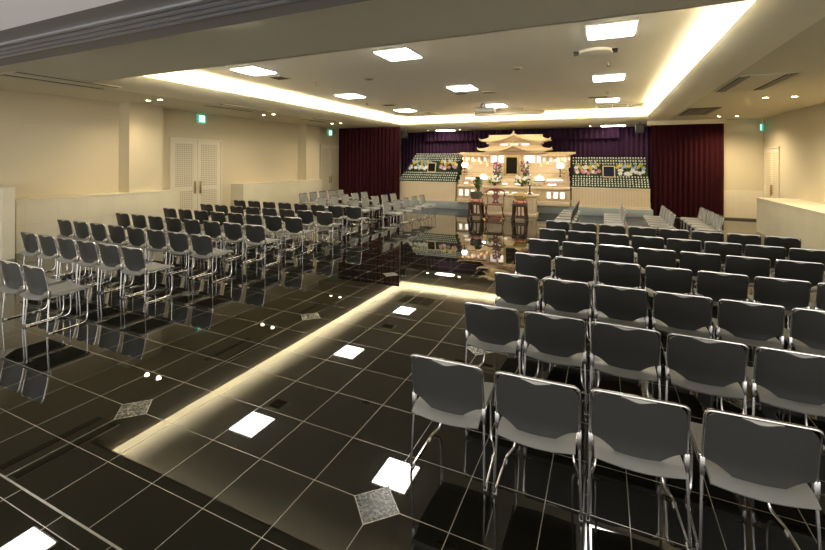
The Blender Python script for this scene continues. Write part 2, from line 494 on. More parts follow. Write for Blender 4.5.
def curtain(name, u0, u1, v, z0, z1, m, label, folds, amp, group=None, loc=None, rotz=None, scallop=0., flare=0.):
    n = int(folds * 10); mb = MB(); nv = 6
    ph = [random.uniform(-.5, .5) for _ in range(folds + 2)]
    am = [random.uniform(.6, 1.25) for _ in range(folds + 2)]
    def fn(a, b):
        k = a * folds; i = int(k)
        A = amp * (am[i] * (1 - (k - i)) + am[i + 1] * (k - i)) * (1 + .25 * (1 - b))
        t = 2 * PI * k + ph[i] * (1 - (k - i)) + ph[i + 1] * (k - i)
        x = u0 + (u1 - u0) * a + .4 * A * math.sin(2 * t)
        zz = z0 + (z1 - z0) * b
        if scallop and b == 0: zz += scallop * abs(math.sin(PI * a * 5))
        return (x, v + A * math.sin(t), zz), (-.3 * math.cos(t), -1, 0)
    mb.sheet(fn, n, nv, .012)
    o = mb.build(name, m, None, True, loc, rotz)
    return tag(o, label, 'curtain', group)
# left maroon curtain on the stage line, right one beyond the stage, purple backdrop
curtain('stage_curtain', -7.95, -4.85, -.12, .02, 3.545, M['curtain'], 'maroon pleated curtain left of the stage beside the left door', 16, .045, loc=SO, rotz=SA)
curtain('stage_curtain', 1.60, 3.82, 0, .02, 3.42, M['curtain'], 'maroon pleated curtain right of the stage next to the wainscot', 14, .05, loc=(0, 18.0, 0))
curtain('backdrop_curtain', -9.9, 1.9, 0, ZS + .02, ZL - .02, M['purple'], 'purple pleated backdrop curtain behind the altar', 62, .05, loc=(0, 20.25, 0))
# purple valance: swagged lower hem
curtain('valance', -8.5, .6, 0, 3.06, ZL - .02, M['purple'], 'short purple valance hanging before the backdrop curtain', 42, .035, loc=(0, 20.05, 0))
struct('trim_right_curtain_head', MB().box(1.45, 3.86, 17.86, 17.90, 3.40, ZL), M['ceil'])

# ------------------------------------------------------------------ chairs
def superpt(a, w, h, r):
    pass
def make_chair():
    root = thing('stacking_chair', 'x', 'chair')
    W = .232                    # half width to tube centre
    TR = .0082
    JY, JZ = .055, .445         # where the upright meets the seat
    tops = .772
    for s in (-1, 1):
        x = s * W
        pts = [(x, .012, .70), (x, JY - .012, .56), (x, JY, JZ), (x * 1.055, .030, .012), (x * 1.05, .09, .0095),
               (x * 1.0, .40, .0095), (x * .84, .465, .03), (x * .80, .48, .10), (x * .80, .475, .400), (x * .86, .43, .412), (x * .93, JY + .03, .408)]
        path = round_path(pts, [.04, .05, .028, .02, .03, .05, .03, .03, .03], 4)
        fr = MB().tube(path, TR, 8).build('side_frame', M['tube'], root)
        for y in (.06, .34):
            MB().cbox(x * (1.05 if y < .1 else 1.0) - .0105, x * (1.05 if y < .1 else 1.0) + .0105, y - .018, y + .018, 0, .016, .004).build('glide', M['rubber'], fr)
        MB().cbox(x - .0125, x + .0125, JY - .013, JY + .016, JZ - .045, JZ + .055, .004).build('bracket', M['tube'], root)
    # top rail following the shell's upper corners
    yt = lambda z: .012 - (z - .70) * .25
    pts = [(-W, .012, .70), (-W, yt(tops), tops), (W, yt(tops), tops), (W, .012, .70)]
    MB().tube(round_path(pts, .078, 7), TR * .95, 8).build('back_rail', M['tube_back'], root)
    # back shell: smooth outline with a dip for the hand grip and a bellied lower edge
    def top(x):
        e = abs(x) / (W - .004)
        z = tops - .006
        cr = .072; d = abs(x) - (W - .004 - cr)
        if d > 0: z -= cr - math.sqrt(max(cr * cr - d * d, 0))
        g = max(0., 1 - abs(x) / .085)
        z -= .020 * (3 * g * g - 2 * g ** 3)
        return z
    def bot(x):
        e = min(1, abs(x) / (W - .004))
        t = max(0., min(1., (e - .04) / .90)); sm = t * t * (3 - 2 * t)
        return .394 + .098 * sm
    def fn(a, b):
        q = math.sin((a - .5) * PI)          # denser at the edges
        x = q * (W - .004)
        zt, zb = top(x), bot(x)
        z = zb + (zt - zb) * b
        e = (x / W) ** 2
        y = .05 - (z - .5) * .17 - .028 * (1 - e)
        if z < .5: y -= .0 + .10 * (0.5 - z)
        return (x, y, z), (x * .5, -1, -.15)
    MB().sheet(fn, 44, 10, .011).build('backrest', M['back'], root)
    def fp(a, b):
        x = math.sin((a - .5) * PI) * (W - .022)
        zt, zb = top(x) - .016, bot(x) + .012
        z = zb + (zt - zb) * b
        e = (x / W) ** 2
        y = .05 - (z - .5) * .17 - .028 * (1 - e) + .0125
        if z < .5: y -= .10 * (.5 - z)
        return (x, y, z), (x * .5, -1, -.15)
    MB().sheet(fp, 20, 7, .012).build('back_pad', M['seat'], root)
    def fg(a, b):
        x = (a - .5) * .165
        zt = tops - .004; zb = top(x) - .003
        z = zb + (zt - zb) * b
        return (x, .055 - (z - .5) * .17 - .028, z), (0, -1, -.15)
    MB().sheet(fg, 12, 2, .006).build('grip', M['grip'], root)
    # seat: saddle with a rolled rear edge and waterfall front
    def fs(a, b):
        x = (a - .5) * 2 * (.214 - .012 * max(0, b - .6))
        y = -.028 + b * .530
        z = .440 - .012 * math.cos(PI * (a - .5)) - .010 * math.sin(PI * b)
        if b < .14: z -= .026 * ((.14 - b) / .14) ** 1.6
        if b > .9: z -= .03 * ((b - .9) / .1) ** 2
        y -= .018 * math.cos(PI * (a - .5)) * (1 - b) ** 3
        return (x, y, z), (0, -.9 * max(0, .12 - b) / .12 * 1.2, 1)
    MB().sheet(fs, 14, 22, .026).build('seat', M['seat'], root)
    return root
PROTO = make_chair()
first = [True]
def put_chair(x, y, rot, label, group):
    if first[0]: c = PROTO; first[0] = False
    else: c = copy_tree(PROTO)
    c.location = (x, y, 0); c.rotation_euler = (0, 0, rot)
    c['label'] = label; c['group'] = group
    return c

TOPY = -.006     # back rail sits here in chair space
ROWN = ['rearmost row', 'second row from the rear', 'third row from the rear', 'fourth row from the rear',
        'fifth row from the rear', 'sixth row from the rear', 'front row']
# right block: x of first chair, pitch, y of first chair, y step, number in view
RB = [(-.868, .515, 2.45, .018, 4), (-.885, .517, 3.59, -.004, 5), (-.883, .521, 4.70, -.008, 6), (-.875, .525, 5.835, -.014, 7),
      (-.880, .523, 7.00, -.02, 8), (-.870, .513, 8.16, -.036, 8), (-.885, .518, 9.31, -.042, 8)]
for r, (x0, px, y0, dy, n) in enumerate(RB):
    for k in range(n):
        lab = 'dark-backed steel chair, %s from the aisle, %s, right block' % (ORD[k], ROWN[r])
        x, y, a = x0 + px * k, y0 + dy * k, math.atan2(dy, px)
        if r == 0: x, y, a = ((-.90, 2.48, .03), (-.352, 2.49, .03), (.172, 2.53, .055), (.705, 2.57, .055))[k]
        put_chair(x, y - TOPY, a, lab, 'chairs in the right block')
# left block: aisle chair first
LB = [(-6.07, .535, 2.62, 2), (-6.10, .555, 3.77, 6), (-6.12, .575, 4.90, 8), (-6.14, .585, 6.10, 8), (-6.20, .578, 7.28, 8), (-6.23, .583, 8.44, 8), (-6.20, .600, 9.72, 8)]
for r, (x0, px, y0, n) in enumerate(LB):
    for k in range(n):
        lab = 'grey-backed steel chair, %s from the aisle, %s, left block' % (ORD[k], ROWN[r])
        put_chair(x0 - px * k, y0 - TOPY, 0, lab, 'chairs in the left block')
# mourners' chairs turned towards the centre, in files running towards the stage
FN = ['innermost file', 'second file from the aisle', 'third file from the aisle', 'outermost file']
POS = ['nearest the rear', 'second from the rear', 'middle one', 'second from the stage', 'nearest the stage']
for f, x in enumerate((-6.12, -7.42, -8.80, -10.50)):
    y0 = (11.45, 11.65, 11.8, 12.9)[f]
    for k in range(5):
        put_chair(x + .0, y0 + k * (.70 if f < 3 else .62), -PI / 2, 'steel chair facing right, %s, %s, left side' % (POS[k], FN[f]), 'sideways chairs on the left')
for f, x in enumerate((-.74, .50, 1.55, 2.50)):
    for k in range(5):
        put_chair(x, 11.95 + k * (.64 if f == 0 else .52), PI / 2, 'steel chair facing left, %s, %s, right side' % (POS[k], FN[f]), 'sideways chairs on the right')

# ------------------------------------------------------------------ ceiling fittings
def light_panel(x, y, w, d, z, label):
    r = thing('ceiling_light', label, 'ceiling light', (x, y, z), 0, 'square ceiling light panels')
    f = MB(); t = .03
    f.box(-w / 2 - t, w / 2 + t, -d / 2 - t, -d / 2, -.018, .005); f.box(-w / 2 - t, w / 2 + t, d / 2, d / 2 + t, -.018, .005)
    f.box(-w / 2 - t, -w / 2, -d / 2, d / 2, -.018, .005); f.box(w / 2, w / 2 + t, -d / 2, d / 2, -.018, .005)
    f.build('frame', M['plastic'], r)
    MB().cbox(-w / 2, w / 2, -d / 2, d / 2, -.034, .004, .012).build('diffuser', M['panel'], r)
    return r
cn = ['left', 'middle', 'right']; rn = ['nearest the lobby', 'halfway down', 'nearest the stage']
for i, x in enumerate((-7.40, -3.66, .09)):
    for j, y in enumerate((7.33, 11.40, 15.5)):
        light_panel(x, y, .68, .72, ZT, 'square lit ceiling panel, %s column of the tray, %s' % (cn[i], rn[j]))
    if i < 2: light_panel(x - .12, 3.14, .60, .54, ZL, 'square lit ceiling panel between header and tray, %s column' % cn[i])
for x, l in ((-7.1, 'left'), (.33, 'right')):
    light_panel(x, 19.45, .9, .35, ZL, 'lit ceiling panel on the soffit before the purple curtain, %s one' % l)

def downlight(x, y, label, power=8.):
    r = thing('downlight', label, 'downlight', (x, y, ZL), 0, 'recessed round downlights')
    MB().lathe([(.050, .004), (.075, .002), (.080, -.006), (.074, -.010), (.055, -.006), (.050, .004)], n=20).build('trim_ring', M['cream_plastic'], r)
    MB().lathe([(.001, .0), (.055, .0), (.055, -.004), (.001, -.004)], n=20).build('lamp', M['down'], r)
    if power:
        l = bpy.data.lights.new('downlight_beam', 'SPOT'); l.energy = power * 4; l.color = (1, .80, .52)
        l.spot_size = math.radians(145); l.spot_blend = 1.; l.shadow_soft_size = .05
        o = bpy.data.objects.new('downlight_beam', l); COL.objects.link(o); o.location = (x, y, ZL - .03)
DL = [(-10.73, 7.04, 'first downlight over the left half wall, outer one nearest the lobby'), (-10.30, 7.06, 'inner downlight over the left half wall nearest the lobby'),
      (-10.51, 10.85, 'outer downlight near the left exit sign by the perforated door'), (-10.02, 10.80, 'inner downlight near the left exit sign by the perforated door'),
      (-10.24, 14.4, 'outer downlight on the left soffit nearest the maroon curtain'), (-9.80, 14.4, 'inner downlight on the left soffit nearest the maroon curtain'),
      (3.45, 12.45, 'inner downlight over the right ledge in the nearer pair'), (4.0, 12.5, 'outer downlight over the right ledge in the nearer pair'),
      (3.46, 16.9, 'inner downlight beside the right maroon curtain'), (3.97, 17.0, 'outer downlight beside the right maroon curtain')]
for x, y, l in DL: downlight(x, y, l, 24. if x > 0 else 8.)
for x, l in ((-8.0, 'left of the left soffit panel'), (-6.35, 'right of the left soffit panel'), (-.55, 'left of the right soffit panel'), (1.2, 'right of the right soffit panel')):
    downlight(x, 19.4, 'small downlight before the purple curtain, ' + l, 10.)

# cove lamps hidden behind the lip
def cove(name, x0, x1, y0, y1, label):
    r = MB().cbox(x0, x1, y0, y1, ZL + .105, ZL + .135, .008).build(name, M['cove'])
    return tag(r, label, 'lamp', 'cove lamps')
cove('cove_lamp', LX0 - .29, LX0 - .22, CY0 + .3, CY1 - .3, 'long cove lamp behind the left lip of the tray')
cove('cove_lamp', LX1 + .20, LX1 + .27, CY0 + .3, CY1 - .3, 'long cove lamp behind the right lip of the tray')
cove('cove_lamp', CX0 + .4, CX1 - .4, LY0 - .20, LY0 - .14, 'long cove lamp behind the lobby-side lip of the tray')
cove('cove_lamp', CX0 + .4, CX1 - .4, LY1 + .24, LY1 + .31, 'long cove lamp behind the stage-side lip of the tray')

# air vents
def slot_vent(x0, x1, y0, y1, z, label, mid=None):
    r = thing('air_vent', label, 'vent', ((x0 + x1) / 2, (y0 + y1) / 2, z), 0, 'ceiling air vents')
    w = (x1 - x0) / 2; d = (y1 - y0) / 2
    MB().cbox(-w, w, -d, d, -.022, .0, .006).build('panel', mid or M['ceil'], r)
    for s in (-1, 1):
        c = s * (w - .10)
        f = MB().box(c - .075, c + .075, -d + .05, d - .05, -.030, -.020).build('slot', M['vent_dark'], r)
        m = MB()
        for q in (-.03, .03): m.box(c + q - .006, c + q + .006, -d + .05, d - .05, -.036, -.028)
        m.build('louvre', M['cream_plastic'], f)
slot_vent(-9.95, -9.25, 3.75, 5.5, ZL, 'slotted ceiling vent on the left soffit nearest the header')
slot_vent(2.15, 3.0, 9.1, 10.95, ZL, 'slotted ceiling vent over the right chairs beside the tray')
slot_vent(2.18, 2.95, 14.1, 15.95, ZL, 'grey slotted ceiling vent nearest the right maroon curtain', M['vent_mid'])
slot_vent(-10.15, -9.85+.45, 8.2, 9.9, ZL, 'slotted ceiling vent on the left soffit by the perforated door')
slot_vent(-10.15, -9.4, 12.2, 13.6, ZL, 'slotted ceiling vent on the left soffit past the perforated door')
def grille(x, y, w, d, label, n=3):
    r = thing('air_grille', label, 'vent', (x, y, ZT), 0, 'tray ceiling grilles')
    f = MB(); t = .03
    for i in range(n + 1):
        q = -w / 2 + w * i / n; f.box(q - t / 2, q + t / 2, -d / 2, d / 2, -.02, 0)
    f.box(-w / 2, w / 2, -d / 2 - t, -d / 2, -.02, 0); f.box(-w / 2, w / 2, d / 2, d / 2 + t, -.02, 0)
    f.build('frame', M['cream_plastic'], r)
    for i in range(n):
        a = -w / 2 + w * i / n + t / 2; MB().box(a, a + w / n - t, -d / 2, d / 2, -.012, 0).build('grille', M['vent_mid'], r)
grille(.52, 17.2, 1.5, .95, 'grey three-bay air grille on the tray nearest the stage, right side')
grille(-7.45, 16.9, 1.5, .95, 'grey three-bay air grille on the tray nearest the stage, left side')
def small_box(name, x, y, w, d, h, m, label, cat, dark=True):
    r = thing(name, label, cat, (x, y, ZT), 0)
    MB().cbox(-w / 2, w / 2, -d / 2, d / 2, -h, 0, .008).build('cover', m, r)
    if dark: MB().box(-w / 2 + .05, w / 2 - .05, -d / 2 + .05, d / 2 - .05, -h - .006, -h + .002).build('grille', M['vent_dark'], r)
small_box('square_diffuser', -7.42, 8.2, .42, .42, .02, M['cream_plastic'], 'small square air diffuser beside the left near light panel', 'vent')
small_box('return_vent', -3.98, 12.3, .42, .22, .02, M['cream_plastic'], 'left of two small dark vents behind the middle light panel', 'vent')
small_box('return_vent', -3.16, 12.4, .42, .22, .02, M['cream_plastic'], 'right of two small dark vents behind the middle light panel', 'vent')
small_box('square_diffuser', -.19, 14.7, .6, .25, .02, M['cream_plastic'], 'small vent just before the right far light panel', 'vent')
small_box('square_diffuser', -7.25, 13.8, .5, .35, .02, M['cream_plastic'], 'small vent just before the left far light panel', 'vent')
# ceiling cassette with round spring clips near the right light panel
r = thing('ceiling_hatch', 'round cream ceiling hatch with two dark clips behind the right near panel', 'hatch', (-.16, 8.62, ZT), 0)
MB().lathe([(.001, 0), (.30, 0), (.30, -.05), (.27, -.06), (.001, -.06)], n=28).build('cover', M['tray'], r)
for s in (-1, 1):
    MB().cbox(s * .31 - .07, s * .31 + .07, -.10, .10, -.04, 0, .01).build('clip', M['vent_dark'], r)
def disc(name, x, y, rad, h, label, cat):
    r = thing(name, label, cat, (x, y, ZT), 0)
    MB().lathe([(rad * .98, 0), (rad, -.01), (rad * .85, -h), (rad * .3, -h * 1.15), (.001, -h * 1.15)], n=20).build('cover', M['cream_plastic'], r)
    MB().lathe([(rad * .55, -h * 1.0), (rad * .5, -h * 1.2), (.001, -h * 1.25)], n=16).build('grille', M['vent_mid'], r)
disc('ceiling_speaker', -5.46, 9.25, .13, .02, 'round ceiling speaker between the left and middle light panels', 'speaker')
disc('ceiling_speaker', -1.78, 9.5, .13, .02, 'round ceiling speaker between the middle and right light panels', 'speaker')
def sprinkler(x, y, label):
    r = thing('sprinkler', label, 'sprinkler', (x, y, ZT), 0, 'ceiling sprinklers')
    MB().lathe([(.05, 0), (.05, -.012), (.02, -.02), (.02, -.055), (.001, -.055)], n=12).build('body', M['cream_plastic'], r)
    MB().lathe([(.045, -.06), (.045, -.068), (.001, -.068)], n=12).build('deflector', M['tube'], r)
sprinkler(-7.0, 9.15, 'small sprinkler behind the square diffuser on the left of the tray')
sprinkler(.08, 9.76, 'small sprinkler behind the round hatch on the tray')
sprinkler(.07, 13.75, 'small sprinkler past the right halfway light panel')
sprinkler(-7.8, 13.1, 'small sprinkler past the left halfway light panel')

# projector on its ceiling mount
r = thing('projector', 'white ceiling projector hanging near the middle far light panel', 'projector', (-3.85, 14.6, ZT), .12)
MB().cbox(-.34, .34, -.26, .26, -.36, -.20, .03).build('body', M['plastic'], r)
MB().lathe([(.16, 0), (.16, -.02), (.03, -.03), (.03, -.2), (.001, -.2)], n=14).build('mount', M['plastic'], r)
m = MB().tube([(.15, .26, -.28), (.15, .31, -.28)], .07, 14).build('lens', M['black'], r)
MB().tube(round_path([(-.1, 0, -.20), (-.16, 0, -.10), (-.05, -.02, -.02)], .05), .018, 8).build('cable', M['black'], r)
# projection screen housing
r = thing('screen_housing', 'long cream projection screen housing near the stage end of the tray', 'projection screen', (-3.45, 16.7, 0), .02)
MB().cbox(-1.35, 1.35, -.10, .10, 3.86, 4.0, .03).build('case', M['cream_plastic'], r)
for x in (-.55, .35): MB().cbox(x - .2, x + .2, -.05, .05, 4.0, ZT, .01).build('hanger', M['cream_plastic'], r)
for x in (-1.36, 1.36): MB().cbox(x - .015, x + .015, -.09, .09, 3.87, 3.99, .01).build('end_cap', M['plastic'], r)

# loudspeakers at the curtain tops
def loudspeaker(x, y, label):
    r = thing('loudspeaker', label, 'speaker', (x, y, 3.12), 0)
    MB().cbox(-.15, .15, -.11, .11, 0, .34, .015).build('cabinet', M['black'], r)
    MB().box(-.13, .13, -.118, -.108, .02, .32).build('grille', M['vent_dark'], r)
    MB().tube([(0, 0, .33), (0, 0, ZL - 3.12)], .02, 8).build('bracket', M['black'], r)
loudspeaker(-8.75, 18.2, 'black loudspeaker hanging beside the left maroon curtain')
loudspeaker(1.22, 18.0, 'black loudspeaker hanging beside the right maroon curtain')

# exit signs
def exit_sign(x, y, z, face, label, w=.30, h=.27):
    r = thing('exit_sign', label, 'exit sign', (x, y, z), 0, 'green exit signs')
    s = face
    MB().cbox(*sorted((0, .05 * s)), -w / 2, w / 2, -h / 2, h / 2, .006).build('case', M['exit_green'], r)
    p = MB().box(*sorted((.05 * s, .053 * s)), -w / 2 + .045, w / 2 - .05, -h / 2 + .03, h / 2 - .03).build('face', M['exit_white'], r)
    g = MB(); X0, X1 = sorted((.053 * s, .056 * s))
    def limb(a, b, t):
        dy, dz = b[0] - a[0], b[1] - a[1]; L = math.hypot(dy, dz); ny, nz = -dz / L * t, dy / L * t
        g.prism([(a[0] + ny, a[1] + nz), (b[0] + ny, b[1] + nz), (b[0] - ny, b[1] - nz), (a[0] - ny, a[1] - nz)], 'x', X0, X1)
    g.prism([(.02 + .016 * math.cos(k * PI / 5), .072 + .016 * math.sin(k * PI / 5)) for k in range(10)], 'x', X0, X1)
    limb((.015, .05), (-.01, -.01), .014); limb((-.01, -.01), (.03, -.045), .01); limb((.03, -.045), (.02, -.09), .009)
    limb((-.01, -.01), (-.03, -.06), .01); limb((-.03, -.06), (-.065, -.065), .009)
    limb((.015, .045), (.05, .02), .008); limb((.015, .045), (-.03, .03), .008); limb((-.03, .03), (-.045, .0), .008)
    g.build('running_figure', M['exit_green'], p, False)
    MB().box(*sorted((.01 * s, .03 * s)), -.02, .02, h / 2, ZL - z).build('bracket', M['cream_plastic'], r)
exit_sign(XW, 9.62, 3.37, 1, 'green exit sign with running figure above the perforated left door')
exit_sign(XW, 16.7, 3.36, 1, 'green exit sign with running figure above the louvred left door')
exit_sign(4.93, 18.05, 3.24, -1, 'green exit sign by the corner of the right wall', .22, .24)

# ------------------------------------------------------------------ altar
ALT = thing('funeral_altar', 'tall pale wood altar with double tiered roof and lit panels on the stage', 'altar', st(0, 0, ZS), SA)
def A(mb, name, m, parent=ALT, smooth=True):
    mb.v = [(x, y, z - ZS) for x, y, z in mb.v]
    return mb.build(name, m, parent, smooth)
def lit(u0, u1, v, z0, z1, parent, bars=0, m='shoji', name='lit_panel'):
    o = A(MB().box(u0, u1, v - .012, v + .002, z0, z1), name, M[m], parent, False)
    fr = MB(); t = .022
    fr.box(u0 - t, u1 + t, v - .03, v, z0 - t, z0); fr.box(u0 - t, u1 + t, v - .03, v, z1, z1 + t)
    fr.box(u0 - t, u0, v - .03, v, z0, z1); fr.box(u1, u1 + t, v - .03, v, z0, z1)
    for i in range(bars):
        c = u0 + (u1 - u0) * (i + 1) / (bars + 1); fr.box(c - .014, c + .014, v - .026, v - .010, z0, z1)
    A(fr, 'panel_frame', M['hinoki'], parent, False)
    return o
# base counter with plinth and cornice
base = A(MB().cbox(-2.24, 2.24, 0, .95, .48, .94, .012), 'counter', M['hinoki'])
A(MB().cbox(-2.24, 2.24, -.12, .95, ZS, .48, .02), 'plinth', M['hinoki_lt'])
A(MB().cbox(-2.24, 2.24, -.10, .95, .94, 1.04, .02), 'counter_top', M['hinoki_lt'])
for c in (-1.80, 1.72):
    o = A(MB().box(c - .40, c + .40, -.030, .005, .56, .88), 'niche', M['hinoki_lt'], ALT, False)
    for k, (a, b2) in enumerate(((-.33, -.20), (-.08, .06), (.17, .31))):
        lit(c + a, c + b2, -.031, .60, .84, o)
        bal = MB().lathe([(.035, .60), (.02, .63), (.034, .70), (.018, .76), (.034, .82), (.02, .84)], c + b2 + .06, -.06, 10)
        A(bal, 'baluster', M['hinoki'], o)
for c in (-1.15, 1.1):
    A(MB().cbox(c - .07, c + .07, -.06, .02, .48, .94, .01), 'pilaster', M['hinoki'])
for i in range(4):
    u0 = -.9 + i * .47
    lit(u0, u0 + .34, -.004, .70, .80, base)
# four receding tiers
for i in range(4):
    z0 = 1.04 + i * .19; v0 = .10 + i * .17
    hw = 2.22 - .02 * i
    t = A(MB().cbox(-hw, hw, v0, 1.3, z0 - .005, z0 + .155, .008), 'tier', M['hinoki_lt'] if i % 2 else M['hinoki'])
    A(MB().cbox(-hw - .02, hw + .02, v0 - .03, 1.3, z0 + .155, z0 + .192, .008), 'tier_edge', M['hinoki_lt'], t)
    for s in (-1, 1):
        if i == 0:
            if s > 0: lit(1.42, 1.72, v0 - .004, z0 + .05, z0 + .115, t)
            else: lit(-1.95, -1.80, v0 - .004, z0 + .05, z0 + .115, t)
            lit(s * .25 - .10, s * .25 + .10, v0 - .004, z0 + .05, z0 + .11, t)
        if i == 1:
            lit(s * 1.66 - .30, s * 1.66 + .30, v0 - .004, z0 + .04, z0 + .12, t)
        if i == 2:
            lit(s * .62 - .12, s * .62 + .12, v0 - .004, z0 + .05, z0 + .11, t, m='shoji_dim')
    # carved balusters along the tier edge
    for s in (-1, 1):
        bl = MB()
        for k in range(7):
            u = s * (.56 + (hw - .70) * k / 6)
            bl.lathe([(.022, z0 + .19), (.012, z0 + .21), (.02, z0 + .245), (.01, z0 + .27), (.016, z0 + .29)], u, v0 + .02, 7)
        bl.box(min(s * .52, s * (hw - .1)), max(s * .52, s * (hw - .1)), v0 + .008, v0 + .032, z0 + .283, z0 + .30)
        A(bl, 'railing', M['hinoki_lt'], t)
# side wings
for s in (-1, 1):
    u0, u1 = sorted((s * 1.08, s * 2.22))
    w = A(MB().cbox(u0, u1, .84, 1.3, 1.78, 2.27, .01), 'wing', M['hinoki'])
    for k in range(4):
        c = s * (1.22 + .27 * k)
        zc = 2.14 - .0 * k
        n_ = A(MB().cbox(c - .105, c + .105, .80, .845, 1.90, 2.25, .008), 'wing_niche', M['hinoki_lt'], w)
        lit(c - .045, c + .045, .799, 2.03, 2.19, n_, m='shoji' if k == 2 else 'shoji_dim')
    for k in range(5):
        c = s * (1.1 + .27 * k); zz = 1.88 + .09 * k if k < 3 else 2.14
        A(MB().lathe([(.012, -.05), (.034, -.03), (.04, .02), (.03, .05), (.010, .065)], c, .70, 9, zz), 'amber_lamp', M['ember'], w)
        A(MB().box(c - .012, c + .012, .70, .81, zz + .055, zz + .075), 'lamp_arm', M['hinoki'], w)
    # upturned wing roof
    def wr(a, b, s=s):
        u = s * (1.0 + 1.42 * a); lift = .10 * max(0, a - .75) / .25 * max(0., 1 - b * 1.4)
        return (u, .62 + .55 * b, 2.27 + .11 * b + .03 * b * b + lift), (0, -.3, 1)
    A(MB().sheet(wr, 20, 6, .045), 'wing_roof', M['roofw'])
# centre hall
hall = A(MB().cbox(-1.12, 1.12, .86, 1.4, 1.78, 2.44, .01), 'hall', M['hinoki'])
for u0, u1 in ((-1.0, -.72), (-.66, -.40), (.42, .86), (.92, 1.10)):
    lit(u0 + .02, u1 - .02, .855, 1.98, 2.28, hall, m='shoji_dim' if abs(u0 + u1) > 1.6 else 'shoji')
for u in (-1.1, -.69, -.37, .39, .89, 1.12):
    A(MB().cbox(u - .03, u + .03, .80, .87, 1.78, 2.44, .008), 'pillar', M['hinoki_lt'], hall)
def roof(name, he, hr, v0, v1, v2, ze, zr, tip):
    """hipped roof with upturned corners; he/hr half lengths at eave and ridge"""
    def fn(a, b):
        # b 0..1 front eave -> ridge -> back eave
        q = b * 2 if b <= .5 else (1 - b) * 2           # 0 at eaves, 1 at ridge
        half = hr + (he - hr) * (1 - q) ** 1.5
        x = -half + 2 * half * a
        e = abs(2 * a - 1)
        z = ze + (zr - ze) * (q ** .9 * .55 + q ** 2 * .45) + tip * max(0, (e - .72) / .28) ** 1.6 * (1 - q) ** 2
        v = v0 + (v1 - v0) * q if b <= .5 else v2 - (v2 - v1) * q
        return (x, v, z), (0, 0, 1)
    r = A(MB().sheet(fn, 40, 14, .055), name, M['roofw'])
    A(MB().cbox(-hr - .03, hr + .03, v1 - .05, v1 + .05, zr - .01, zr + .06, .012), 'ridge', M['hinoki_lt'], r)
    for s in (-1, 1):
        A(MB().tube(round_path([(s * (he - .30), v0 - .01, ze + .01), (s * (he - .08), v0 - .02, ze + tip * .55), (s * (he + .02), v0 - .02, ze + tip + .07)], .12), [.034] * 2 + [.03] * 5 + [.016], 8), 'roof_horn', M['hinoki_lt'], r)
    A(MB().cbox(-he + .30, he - .30, v0 + .05, v2 - .1, ze - .10, ze - .03, .01), 'eave_bracket', M['hinoki'], r)
    return r
def gable(half, v, zb, za, parent):
    pts = []
    for i in range(21):
        t = -1 + i / 10
        q = 1 - abs(t)
        pts.append((t * half, zb + (za - zb) * (q ** 1.9 * .75 + q * .25)))
    low = [(x * .93, z - .075 * (1 - abs(x) / half) - .012) for x, z in pts]
    A(MB().prism(pts + low[::-1], 'y', v - .08, v + .48), 'gable_board', M['roofw'], parent)
    inner = [(x * .92, z - .05) for x, z in pts]
    A(MB().prism(inner[1:-1] + [(half * .8, zb - .02), (-half * .8, zb - .02)], 'y', v + .06, v + .25), 'gable_face', M['hinoki_shade'], parent)  # shade under the gable board is in the face colour
    A(MB().lathe([(.05, 0), (.035, .04), (.015, .09)], 0, v, 8, za), 'finial', M['hinoki_lt'], parent)
lowroof = roof('lower_roof', 1.52, 1.08, .62, 1.1, 1.5, 2.485, 2.70, .07)
gable(.70, .54, 2.49, 2.77, lowroof)
up_ = A(MB().cbox(-1.06, 1.04, .88, 1.4, 2.62, 2.90, .01), 'upper_hall', M['hinoki'])
for c in (-.42, .0, .46): lit(c - .155, c + .155, .875, 2.72, 2.81, up_)
uproof = roof('upper_roof', 1.46, 1.10, .70, 1.15, 1.6, 2.88, 3.12, .07)
gable(.88, .64, 2.90, 3.23, uproof)
# carved side brackets
for s in (-1, 1):
    for zz, vv in ((1.55, .55), (1.34, .35)):
        cv = MB()
        for k in range(9):
            a = k / 8 * 1.7 * PI; rr = .12 - .009 * k
            cv.ball((s * 2.0 + s * rr * math.cos(a), vv - .16, zz + .06 + rr * math.sin(a)), .035, 6, 4)
        A(cv, 'carving', M['goldwood'] if zz > 1.5 else M['hinoki'])

# portrait on the altar
def portrait(name, u, v, z0, w, h, fw_, mf, mp, label, tilt=.06):
    r = thing(name, label, 'portrait', st(u, v, z0), SA)
    r.rotation_euler = (-tilt, 0, SA)
    f = MB()
    f.cbox(-w / 2, -w / 2 + fw_, -.03, .03, 0, h, .008); f.cbox(w / 2 - fw_, w / 2, -.03, .03, 0, h, .008)
    f.cbox(-w / 2 + fw_, w / 2 - fw_, -.03, .03, 0, fw_, .008); f.cbox(-w / 2 + fw_, w / 2 - fw_, -.03, .03, h - fw_, h, .008)
    f.build('frame', mf, r)
    MB().box(-w / 2 + fw_, w / 2 - fw_, -.01, .02, fw_, h - fw_).build('picture', mp, r, False)
    return r
portrait('portrait_frame', -.03, .335, 1.425, .64, .87, .10, M['frame'], M['blackframe'], 'large dark portrait in a gold brown frame at the altar centre')

